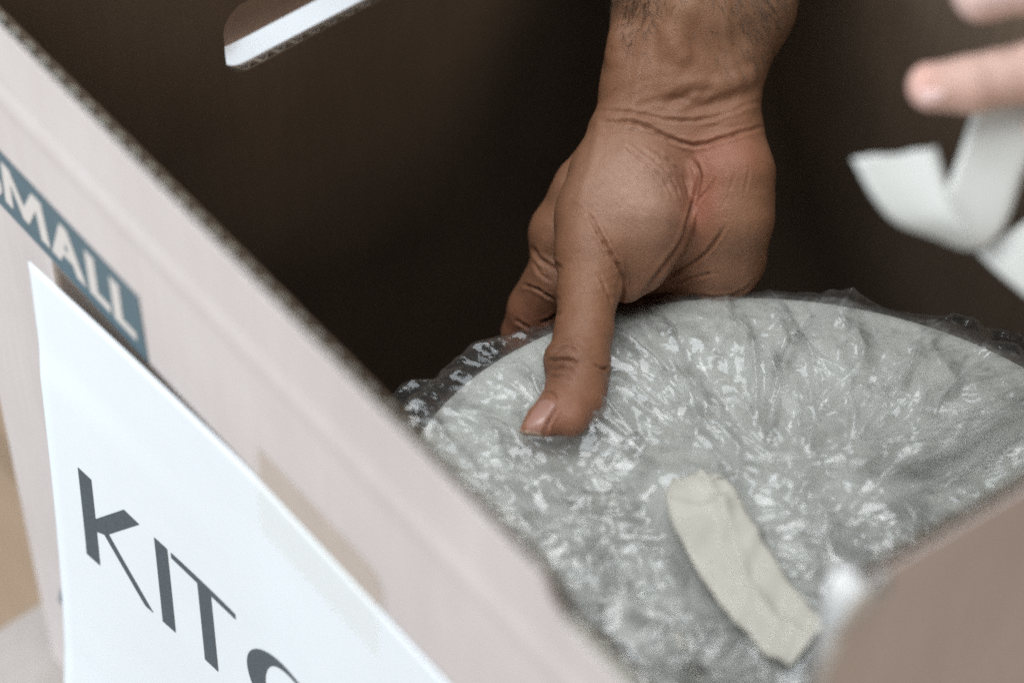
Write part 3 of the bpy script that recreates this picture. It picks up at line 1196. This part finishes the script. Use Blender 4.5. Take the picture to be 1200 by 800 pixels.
# forearm: radius side, ulna side, flexor mass
fd.chain([(792, -330, -30, 74), (786, -120, -10, 66), (777, 0, -4, 57), (756, 95, -2, 50), (745, 150, 4, 50)], 14)
fd.chain([(905, -330, -40, 84), (888, -120, -20, 76), (868, 0, -14, 66), (842, 90, -10, 51), (838, 150, -6, 53)], 14)
fd.chain([(845, -330, 0, 80), (832, -120, 8, 72), (820, 0, 8, 60), (798, 95, 0, 50), (790, 160, 4, 50)], 22)
# wrist tendon and bony lump
fd.chain([(812, -60, 58, 14), (798, 20, 56, 13), (786, 62, 46, 12), (780, 110, 36, 11)], 14)
fd.cap((784, 46, 54), (796, 70, 52), 9, 8, 14)
fd.cap((838, 104, 34), (872, 92, 24), 11, 9, 12)
fd.cap((728, 50, 24), (724, 66, 22), 16, 14, 16)
# palm block
fd.chain([(755, 170, -8, 50), (770, 250, -26, 58), (770, 325, -70, 50)], 16)
fd.chain([(815, 175, -8, 52), (815, 260, -24, 60), (808, 335, -78, 52)], 16)
# heel on the little-finger side
fd.chain([(848, 165, -4, 48), (852, 205, 6, 53), (850, 252, 2, 55), (846, 300, -26, 51), (837, 345, -66, 45)], 16)
# ball of the thumb
fd.chain([(744, 172, 12, 44), (738, 222, 30, 60), (740, 268, 38, 64), (738, 306, 44, 42)], 17)
fd.chain([(742, 262, 40, 60), (737, 312, 52, 32), (731, 336, 60, 20)], 12)
fd.chain([(732, 168, 8, 42), (716, 212, 26, 46), (702, 258, 48, 49), (694, 300, 74, 44)], 20)
# back of the hand and first finger's root behind the thumb
fd.chain([(734, 165, -16, 42), (690, 225, -40, 42), (668, 275, -56, 46), (663, 316, -66, 40)], 10)
fd.cap((712, 240, -14), (700, 290, -4), 42, 34, 10)
# thumb
fd.chain([(693, 300, 76, 43), (685, 345, 98, 34), (680, 390, 124, 32), (673, 428, 146, 36)], 8)
fd.chain([(675, 430, 146, 35), (670, 456, 166, 33), (656, 479, 198, 25), (634, 491, 219, 15)], 7)
fd.chain([(680, 446, 150, 27), (676, 466, 170, 27), (664, 485, 206, 20)], 6)
fd.cap((716, 322, 78), (700, 345, 92), 17, 20, 7)
fd.cap((656, 418, 146), (668, 424, 150), 20, 18, 7)
fd.chain([(645, 470, 180, 16), (628, 485, 211, 12), (616, 495, 223, 8)], 9)
# fingers: four, going down outside the rim and closing underneath the dish
fd.chain([(660, 322, -58, 42), (632, 362, -92, 37), (622, 392, -112, 34), (620, 430, -140, 32)], 8)
fd.chain([(620, 430, -140, 32), (640, 476, -120, 29), (660, 512, -84, 25), (672, 528, -62, 22)], 6)
fd.chain([(716, 336, -82, 44), (700, 380, -112, 35), (698, 425, -150, 33)], 8)
fd.chain([(698, 425, -150, 33), (714, 482, -122, 29), (732, 520, -84, 24)], 6)
fd.chain([(770, 346, -88, 42), (762, 390, -112, 34), (764, 430, -148, 31)], 8)
fd.chain([(764, 430, -148, 31), (782, 482, -120, 27), (798, 516, -86, 23)], 6)
fd.chain([(845, 352, -68, 42), (842, 398, -104, 33), (838, 430, -126, 27)], 8)
fd.chain([(838, 430, -126, 27), (850, 474, -106, 24), (860, 500, -82, 20)], 6)

HV, HF = fd.mesh()
HV = relax(HV, HF, 5)
HN = normals(HV, HF)
tone = np.tile(np.array([0.252, 0.124, 0.068]), (len(HV), 1))
x, y, z = HV.T
P2 = HV[:, :2]
front_w = np.clip(HN[:, 2] * 1.6, 0, 1)


def blob(cx, cy, rx, ry, rot=0):
    c, s = math.cos(math.radians(rot)), math.sin(math.radians(rot))
    dx, dy = x - cx, y - cy
    a = (dx * c + dy * s) / rx
    b = (-dx * s + dy * c) / ry
    return np.exp(-(a * a + b * b))


def tint(w, col):
    global tone
    w = np.clip(w, 0, 1)[:, None]
    tone = tone * (1 - w) + np.array(col) * w


tint(0.75 * blob(745, 225, 62, 66, -40) * front_w, (0.42, 0.265, 0.195))      # pale ball of the thumb
tint(0.62 * blob(845, 185, 48, 32) * front_w * (z > -20), (0.38, 0.145, 0.092))  # red heel
tint(0.85 * blob(822, 240, 26, 40, 12) * front_w, (0.33, 0.11, 0.068))
tint(0.5 * blob(862, 265, 40, 70), (0.33, 0.18, 0.105))
tint(0.6 * blob(645, 480, 40, 34), (0.31, 0.135, 0.088))                     # thumb tip
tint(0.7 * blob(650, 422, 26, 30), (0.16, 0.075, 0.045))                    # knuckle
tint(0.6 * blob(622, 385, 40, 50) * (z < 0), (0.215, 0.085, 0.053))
tint(0.6 * np.clip((60 - y) / 120, 0, 1), (0.30, 0.19, 0.112))
tint(0.4 * blob(885, 40, 60, 90), (0.25, 0.155, 0.095))

CREASES = [  # control points, depth, width
    ([(700, 133), (740, 138), (785, 146), (830, 143), (888, 120)], 2.2, 3.2),
    ([(704, 148), (745, 150), (778, 165), (812, 174), (850, 164), (894, 150)], 4.2, 3.0),
    ([(716, 158), (760, 164), (790, 172)], 1.2, 2.2),
    ([(766, 126), (790, 121), (812, 128), (850, 122), (886, 104)], 5.0, 8.0),
    ([(776, 134), (800, 116), (835, 108)], 3.2, 5.0),
    ([(806, 188), (815, 205), (813, 228), (806, 250), (795, 285), (770, 318), (748, 352)], 4.2, 3.4),
    ([(758, 178), (784, 196), (800, 215), (805, 236)], 2.6, 2.6),
    ([(742, 176), (766, 196), (784, 216), (794, 240)], 1.8, 2.2),
    ([(724, 172), (748, 194), (772, 216), (784, 236)], 2.4, 2.4),
    ([(738, 192), (760, 212), (776, 232)], 1.2, 2.0),
    ([(833, 212), (826, 226), (812, 240)], 2.0, 2.2),
    ([(856, 206), (848, 232), (838, 250)], 0.9, 2.0),
    ([(846, 266), (826, 296), (798, 316), (772, 330)], 3.4, 2.8),
    ([(838, 320), (810, 326), (775, 338)], 2.0, 2.4),
    ([(886, 328), (868, 342), (846, 348), (815, 346)], 3.2, 2.6),
    ([(872, 200), (868, 230)], 0.8, 2.4),
    ([(693, 268), (708, 296), (722, 318), (728, 336), (722, 362)], 6.0, 2.8),
    ([(684, 252), (697, 274), (712, 300)], 1.8, 3.0),
    ([(698, 324), (706, 344), (712, 358)], 1.4, 2.4),
    ([(640, 422), (652, 420), (666, 421), (673, 426)], 4.6, 2.4),
    ([(642, 432), (656, 430), (670, 432)], 2.2, 2.4),
    ([(645, 412), (660, 406), (674, 412)], 2.4, 2.4),
    ([(644, 400), (664, 398), (680, 406)], 1.2, 2.4),
    ([(640, 440), (654, 438), (668, 440)], 2.0, 2.2),
    ([(648, 446), (660, 446)], 1.2, 2.2),
    ([(692, 426), (702, 430), (708, 428)], 3.0, 2.2),
    ([(651, 466), (640, 488), (635, 503)], 3.0, 2.2),
    ([(632, 459), (642, 456), (652, 466)], 2.2, 2.2),
    ([(624, 288), (634, 303), (655, 317)], 3.4, 3.2),
    ([(626, 306), (634, 320), (648, 330)], 1.4, 2.6),
    ([(612, 332), (630, 338), (652, 352)], 3.0, 2.2),
    ([(604, 374), (614, 380), (622, 386)], 2.6, 2.6),
    ([(634, 378), (646, 374), (654, 366)], 2.6, 3.0),
]
disp = np.zeros(len(HV))
crease_w = np.zeros(len(HV))
for pts, dep, wid in CREASES:
    L = curve(pts)
    dep *= 0.8 if wid >= 4.5 else 1.05
    wid *= 0.95 if wid >= 4.5 else 0.66
    lo, hi = L.min(0) - 22, L.max(0) + 22
    sel = np.where((P2 > lo).all(1) & (P2 < hi).all(1) & (HN[:, 2] > 0.05))[0]
    if not len(sel):
        continue
    wob = 0.8 * np.sin(P2[sel, 0] * 0.35 + P2[sel, 1] * .27)
    d, fr = polydist(P2[sel], L)
    d = d + wob * .6
    e = np.minimum(1, np.minimum(fr, 1 - fr) * 5 + 0.15)
    sel_f = np.clip(HN[sel, 2] * 3, 0, 1)
    disp[sel] -= e * sel_f * dep * np.exp(-(d / wid) ** 2)
    disp[sel] += e * sel_f * dep * .32 * np.exp(-((np.abs(d) - 2.4 * wid) / (1.2 * wid)) ** 2)
    crease_w[sel] = np.maximum(crease_w[sel], e * sel_f * min(1, dep / 4) * np.exp(-(d / (wid * .9)) ** 2))
# fine parallel skin lines over the ball of the thumb and on the thumb
par = np.sin((x * 0.62 + y * -0.78) * 0.9 + 3 * np.sin(y * .03)) * blob(742, 240, 52, 60, -30)
disp += 0.24 * par * front_w * (.3 + 1.2 * vnoise(x * .05, y * .05, 17))
par2 = np.sin((x * 0.2 + y) * 0.62 + 1.5 * np.sin(x * .08)) * (blob(672, 400, 40, 34) + blob(690, 330, 34, 30))
disp += 0.2 * par2 * front_w * (.3 + 1.2 * vnoise(x * .06, y * .05, 18))
par3 = np.sin(y * 0.45 + x * .12 + 2 * np.sin(x * .06)) * blob(790, 135, 90, 26)
disp += 0.5 * par3 * front_w
lump = vnoise(x * .03, y * .03 + z * .02, 91) + .5 * vnoise(x * .08, y * .08 + z * .05, 92)
disp += 2.2 * (lump - .75)
# raised veins on the wrist and forearm
for pts, hgt, wid in (([(770, -60), (762, 0), (752, 60), (742, 120), (728, 180)], 2.0, 7), ([(858, -40), (846, 20), (850, 70), (866, 110)], 1.8, 7), ([(700, 150), (690, 200), (676, 240)], 1.6, 6)):
    d, fr = polydist(P2, curve(pts))
    disp += hgt * np.exp(-(d / wid) ** 2) * front_w
HV = HV + HN * disp[:, None]
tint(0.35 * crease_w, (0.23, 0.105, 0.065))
HW = hand_to_world(HV, HO, UNIT)


def skin_object(name, W, F, col, mat):
    me = bpy.data.meshes.new(name)
    me.from_pydata((W * CM).tolist(), [], F.tolist())
    at = me.color_attributes.new('tone', 'FLOAT_COLOR', 'POINT')
    at.data.foreach_set('color', np.c_[col, np.ones(len(W))].astype(np.float32).ravel())
    me.polygons.foreach_set('use_smooth', [True] * len(me.polygons))
    me.materials.append(mat)
    me.update()
    o = bpy.data.objects.new(name, me)
    COL.objects.link(o)
    return o


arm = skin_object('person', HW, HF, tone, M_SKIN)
bm = bmesh.new()
bm.from_mesh(arm.data)
bmesh.ops.recalc_face_normals(bm, faces=bm.faces)
bm.to_mesh(arm.data)
bm.free()
tag(arm, 'tanned bare hand and hairy forearm reaching in to grip the wrapped plate', 'person')
HB = BVHTree.FromPolygons([Vector(v) for v in HV], [list(map(int, f)) for f in HF])


def on_hand(px, py, bvh=None):
    r = (bvh or HB).ray_cast(Vector((px, py, 600)), Vector((0, 0, -1)))
    return r[0], r[1]


# thumb nail: follows the surface of the last joint and stands a little proud of it
def quad_pt(c, s, t):
    (a, b, c_, d) = [np.array(q, float) for q in c]
    return (a * (1 - s) + b * s) * (1 - t) + (d * (1 - s) + c_ * s) * t


def nail(corners, bvh, lift, org, unit, mat, parent, n=14, thick=1.6, o2=(760, 280), cap_mat=None):
    top, ok = [], True
    for j in range(n + 1):
        for i in range(n + 1):
            s, t = i / n, j / n
            p = quad_pt(corners, s, t)
            if t < .3:
                p = p + (np.array(corners[3]) - np.array(corners[0])) * 0.10 * (abs(2 * s - 1) ** 2.5) * (1 - t / .3)
            hit, nr = on_hand(p[0], p[1], bvh)
            w = hit.z if hit is not None else None
            top.append((p[0], p[1], w, s, t))
    # fill misses from neighbours
    ws = [q[2] for q in top if q[2] is not None]
    last = ws[0] if ws else 0
    Vt = []
    for q in top:
        w = q[2] if q[2] is not None else last - 2
        last = w
        Vt.append([q[0], q[1], w])
    Vt = np.array(Vt)
    G_ = Vt[:, 2].reshape(n + 1, n + 1)
    for _ in range(6):                       # even the nail out
        G2 = G_.copy()
        G2[1:-1, 1:-1] = (G_[:-2, 1:-1] + G_[2:, 1:-1] + G_[1:-1, :-2] + G_[1:-1, 2:]) / 4
        G_ = G2
    Vt[:, 2] = G_.ravel()
    for m, q in enumerate(top):
        s, t = q[3], q[4]
        Vt[m, 2] += lift * (1 - 0.8 * abs(2 * s - 1) ** 3) * (0.35 + 0.65 * min(1, t * 4))
    bot = Vt.copy()
    bot[:, 2] -= thick + 2
    Vn = np.concatenate([Vt, bot])
    Fn = []
    m = (n + 1) ** 2
    for j in range(n):
        for i in range(n):
            a = j * (n + 1) + i
            Fn.append((a, a + 1, a + n + 2, a + n + 1))
            Fn.append((m + a, m + a + n + 1, m + a + n + 2, m + a + 1))
    bd = [i for i in range(n + 1)] + [j * (n + 1) + n for j in range(1, n + 1)] + [n * (n + 1) + i for i in range(n - 1, -1, -1)] + [j * (n + 1) for j in range(n - 1, 0, -1)]
    for a, b in zip(bd, bd[1:] + bd[:1]):
        Fn.append((a, b, m + b, m + a))
    o = mesh_obj('nail', hand_to_world(Vn, org, unit, o2), Fn, mat, None, True)
    if cap_mat:
        o.data.materials.append(cap_mat)
        for f in o.data.polygons:
            js = [(v % m) // (n + 1) for v in f.vertices]
            if min(js) >= n - 1:
                f.material_index = 1
    bm = bmesh.new()
    bm.from_mesh(o.data)
    bmesh.ops.recalc_face_normals(bm, faces=bm.faces)
    bm.to_mesh(o.data)
    bm.free()
    o.parent = parent
    return o


nail([(633, 461), (650, 467), (634, 502), (607, 498)], HB, 1.6, HO, UNIT, M_NAIL, arm, cap_mat=M_NAIL_TIP)

# dark hairs on the forearm
G = Geo()
rh = random.Random(21)


def hair_patch(n, cx, cy, sx, sy, dirn, ln, spread=0.7):
    made = 0
    for _ in range(n * 3):
        if made >= n:
            break
        px, py = rh.gauss(cx, sx), rh.gauss(cy, sy)
        hit, nr = on_hand(px, py)
        if hit is None or hit.z < -60:
            continue
        if nr.z < 0:
            nr = -nr
        made += 1
        a = dirn + rh.gauss(0, spread)
        L_ = ln * rh.uniform(.5, 1.3)
        d = Vector((math.cos(a), math.sin(a), 0))
        d = (d - nr * d.dot(nr)).normalized()
        cur = rh.uniform(-.5, .5)
        sd = nr.cross(d)
        pts = []
        for k in range(5):
            f = k / 4
            pts.append(hit + d * (L_ * f) + sd * (cur * L_ * f * f * .6) + nr * (0.4 + L_ * .22 * math.sin(f * 2.2)))
        rad = rh.uniform(0.12, 0.24)
        V = []
        for k, p in enumerate(pts):
            r_ = rad * (1 - .85 * k / 4)
            for q in range(3):
                b = 2.0944 * q
                V.append(p + sd * (r_ * math.cos(b)) + nr * (r_ * math.sin(b)))
        F = [(k * 3 + q, k * 3 + (q + 1) % 3, k * 3 + 3 + (q + 1) % 3, k * 3 + 3 + q) for k in range(4) for q in range(3)]
        Wv = hand_to_world(np.array([tuple(v) for v in V]), HO, UNIT)
        G.add(Wv, F)


hair_patch(620, 733, -14, 24, 32, 2.0, 17, .55)
hair_patch(520, 900, 14, 26, 46, 0.95, 18, .5)
hair_patch(260, 835, -20, 46, 34, 1.5, 13, .6)
hair_patch(500, 810, -170, 70, 80, 1.5, 20)
hairs = G.obj('forearm_hair', M_HAIR)
hairs['kind'] = 'stuff'
hairs.parent = arm

# --- second hand, nearer to the camera at the upper right
UNIT2 = 1 / 40.0
HO2 = np.array([29.5336, 18.8119, 46.5625])
f2 = Field((1040, -110, -150), (1760, 330, 120), 3.6)
f2.chain([(1092, 102, 0, 28.5), (1140, 99, 2, 33), (1168, 92, 2, 32), (1225, 84, 0, 39), (1330, 60, -14, 44), (1400, 60, -20, 50)], 8)
f2.chain([(1146, -6, 26, 35), (1200, -22, 26, 39), (1290, -26, 18, 42), (1390, 30, 0, 52)], 8)
f2.chain([(1230, 150, -40, 27), (1262, 140, -52, 31), (1330, 108, -52, 36), (1420, 90, -36, 46)], 7)
f2.chain([(1258, 190, -58, 27), (1290, 180, -72, 31), (1350, 146, -70, 36), (1430, 118, -46, 46)], 7)
f2.chain([(1300, 222, -70, 23), (1330, 210, -82, 27), (1380, 178, -76, 31), (1446, 146, -50, 42)], 7)
f2.chain([(1400, 45, -20, 54), (1490, 40, -30, 58), (1560, 60, -34, 54), (1640, 70, -40, 58), (1760, 84, -50, 70)], 20)
f2.chain([(1420, 105, -34, 52), (1500, 110, -40, 56), (1560, 104, -40, 52), (1640, 116, -46, 58), (1760, 130, -56, 70)], 20)
V2, F2 = f2.mesh()
V2 = relax(V2, F2, 6)
N2 = normals(V2, F2)
x, y, z = V2.T
V2 = V2 + N2 * (1.6 * (vnoise(x * .05, y * .05 + z * .03, 44) - .5))[:, None]
tone = np.tile(np.array([0.50, 0.345, 0.29]), (len(V2), 1))
tint(.7 * blob(1078, 100, 22, 40), (0.56, 0.33, 0.28))
tint(.6 * blob(1128, 116, 18, 14), (0.44, 0.28, 0.23))
tint(.8 * blob(1165, -5, 50, 40), (0.70, 0.56, 0.55))
hand2 = skin_object('person', hand_to_world(V2, HO2, UNIT2, (1150, 120)), F2, tone, M_SKIN2)
bm = bmesh.new()
bm.from_mesh(hand2.data)
bmesh.ops.recalc_face_normals(bm, faces=bm.faces)
bm.to_mesh(hand2.data)
bm.free()
tag(hand2, 'pale fingers at the upper right holding a curled strip of white tape', 'person')
HB2 = BVHTree.FromPolygons([Vector(v) for v in V2], [list(map(int, f)) for f in F2])
nail([(1106, 108), (1100, 122), (1078, 124), (1074, 108)], HB2, 2.0, HO2, UNIT2, M_NAIL2, hand2, n=8, o2=(1150, 120))


# ------------------------------------------------------------------ tape
def ribbon(stations, org, unit, o2, n=8, rag0=0.0, rag1=0.0, seed=1):
    """Strip from stations (left xyz, right xyz); smoothly interpolated, given a thickness by the caller."""
    L = curve([s[0] for s in stations], 60)
    R_ = curve([s[1] for s in stations], 60)
    r = random.Random(seed)
    V, F = [], []
    m = len(L)
    for i in range(m):
        for k in range(n + 1):
            f = k / n
            p = L[i] * (1 - f) + R_[i] * f
            if i == m - 1 and rag1:
                q = L[i - 3] * (1 - f) + R_[i - 3] * f
                p = p + (p - q) * r.uniform(-rag1, rag1)
            if i == 0 and rag0:
                q = L[3] * (1 - f) + R_[3] * f
                p = p + (p - q) * r.uniform(-rag0, rag0)
            V.append(p)
    for i in range(m - 1):
        for k in range(n):
            a = i * (n + 1) + k
            F.append((a, a + 1, a + n + 2, a + n + 1))
    return hand_to_world(np.array(V), org, unit, o2), F


st = [((1160, 92, -34), (1262, 96, -40)), ((1146, 128, -30), (1238, 140, -30)), ((1128, 180, -22), (1206, 196, -22)), ((1109, 230, -12), (1190, 240, -14)),
      ((1106, 264, 6), (1176, 270, -8)), ((1126, 287, 24), (1154, 289, -6)), ((1144, 292, 44), (1128, 291, 6)),
      ((1128, 276, 60), (1092, 279, 22)), ((1110, 252, 62), (1046, 262, 30)), ((1099, 216, 56), (1018, 232, 34)), ((1089, 175, 46), (995, 190, 34))]
V, F = ribbon(st, HO2, UNIT2, (1150, 120), 8, 0, 0.14, 4)
tp = mesh_obj('tape_strip', V, F, M_MASK_W, None, True)
sm = tp.modifiers.new('thick', 'SOLIDIFY')
sm.thickness = 0.03 * CM
tag(tp, 'curled strip of white masking tape hanging from the fingers', 'tape')
st = [((1186, 150, -40), (1280, 140, -44)), ((1170, 230, -46), (1262, 232, -46)), ((1158, 280, -44), (1248, 276, -44)), ((1152, 296, -36), (1222, 250, -36)), ((1178, 322, -26), (1262, 262, -28)), ((1230, 366, -16), (1310, 300, -20))]
V, F = ribbon(st[3:], HO2, UNIT2, (1150, 120), 8, 0, 0.3, 5)
tp2 = mesh_obj('tape_tail', V, F, M_MASK_W, None, True)
sm = tp2.modifiers.new('thick', 'SOLIDIFY')
sm.thickness = 0.03 * CM
tp2.parent = tp

# cream tape stuck on the bubble wrap: edges given in the dish's own plane (cm), laid down along the dish's normal
TAPE_EDGES = [(0, [-3.85, -1.72], [-2.79, -0.38]), (2, [-3.66, -2.02], [-2.56, -0.35]), (4, [-3.47, -2.31], [-2.34, -0.32]), (7, [-3.11, -2.66], [-2.1, -0.37]), (11, [-2.48, -3.04], [-1.88, -0.48]), (16, [-1.64, -3.47], [-1.48, -0.67]), (22, [-0.65, -3.9], [-0.72, -1.01]), (29, [0.57, -4.32], [0.32, -1.42]), (36, [1.86, -4.7], [1.5, -1.82]), (43, [3.04, -4.98], [2.59, -2.17]), (50, [4.1, -5.16], [3.59, -2.46]), (56, [4.81, -5.24], [4.17, -2.62]), (64, [5.36, -5.03], [4.84, -2.98]), (65, [5.42, -4.99], [4.94, -3.04])]


def tape_on_wrap():
    m, n = 66, 14
    at = [q[0] for q in TAPE_EDGES]
    rows = np.arange(m)
    Lu, Lv = np.interp(rows, at, [q[1][0] for q in TAPE_EDGES]), np.interp(rows, at, [q[1][1] for q in TAPE_EDGES])
    Ru, Rv = np.interp(rows, at, [q[2][0] for q in TAPE_EDGES]), np.interp(rows, at, [q[2][1] for q in TAPE_EDGES])
    f = np.arange(n + 1) / n
    A = Lu[:, None] * (1 - f) + Ru[:, None] * f
    B = Lv[:, None] * (1 - f) + Rv[:, None] * f
    for i in range(3):                                   # torn end
        for k in range(n + 1):
            q = (rnd(k, i, 5) - .5) * .3
            A[i, k] += q * .8
            B[i, k] -= q * .5
    h = np.zeros_like(A)
    for i in range(m):
        for k in range(n + 1):
            o = PC + E1 * A[i, k] + E2 * B[i, k] + PN * 5
            hit = WB.ray_cast(Vector(o * CM), Vector(-PN))
            h[i, k] = (np.array(hit[0]) / CM - PC) @ PN if hit[0] is not None else np.nan
    h = np.where(np.isnan(h), np.nanmean(h), h)
    for _ in range(7):                                   # tape bridges the small creases
        q = np.pad(h, 1, mode='edge')
        h = np.maximum(h * .25 + .75 * (q[:-2, 1:-1] + q[2:, 1:-1] + q[1:-1, :-2] + q[1:-1, 2:]) / 4, 0)
    gi, gk = np.meshgrid(np.arange(m) * .13, np.arange(n + 1) * .2, indexing='ij')
    CR = .24 * crinkle(gi + .4 * gk, gk, 1.5, 77, .9) + .12 * crinkle(gi, gk - .3 * gi, .8, 78, 1.0)
    V = []
    for i in range(m):
        for k in range(n + 1):
            g_ = f[k] - .5
            hh = h[i, k] + 0.03 + 0.22 * max(0, 1 - abs(g_ - .08 - .14 * math.sin(i * .11)) / .10) + 0.16 * max(0, 1 - abs(i - 13 - 9 * g_) / 2.5) + .14 * max(0, 1 - abs(i - 33 + 12 * g_) / 3) + .05 * math.sin(i * .5 + 5 * g_) + CR[i, k]
            V.append(PC + E1 * A[i, k] + E2 * B[i, k] + PN * hh)
    F = []
    for i in range(m - 1):
        for k in range(n):
            a = i * (n + 1) + k
            F.append((a, a + 1, a + n + 2, a + n + 1))
    return V, F


V, F = tape_on_wrap()
tw = mesh_obj('tape_piece', V, F, M_MASK, None, True)
sm = tw.modifiers.new('thick', 'SOLIDIFY')
sm.thickness = 0.025 * CM
tag(tw, 'wrinkled cream piece of masking tape stuck on the bubble wrap', 'tape')
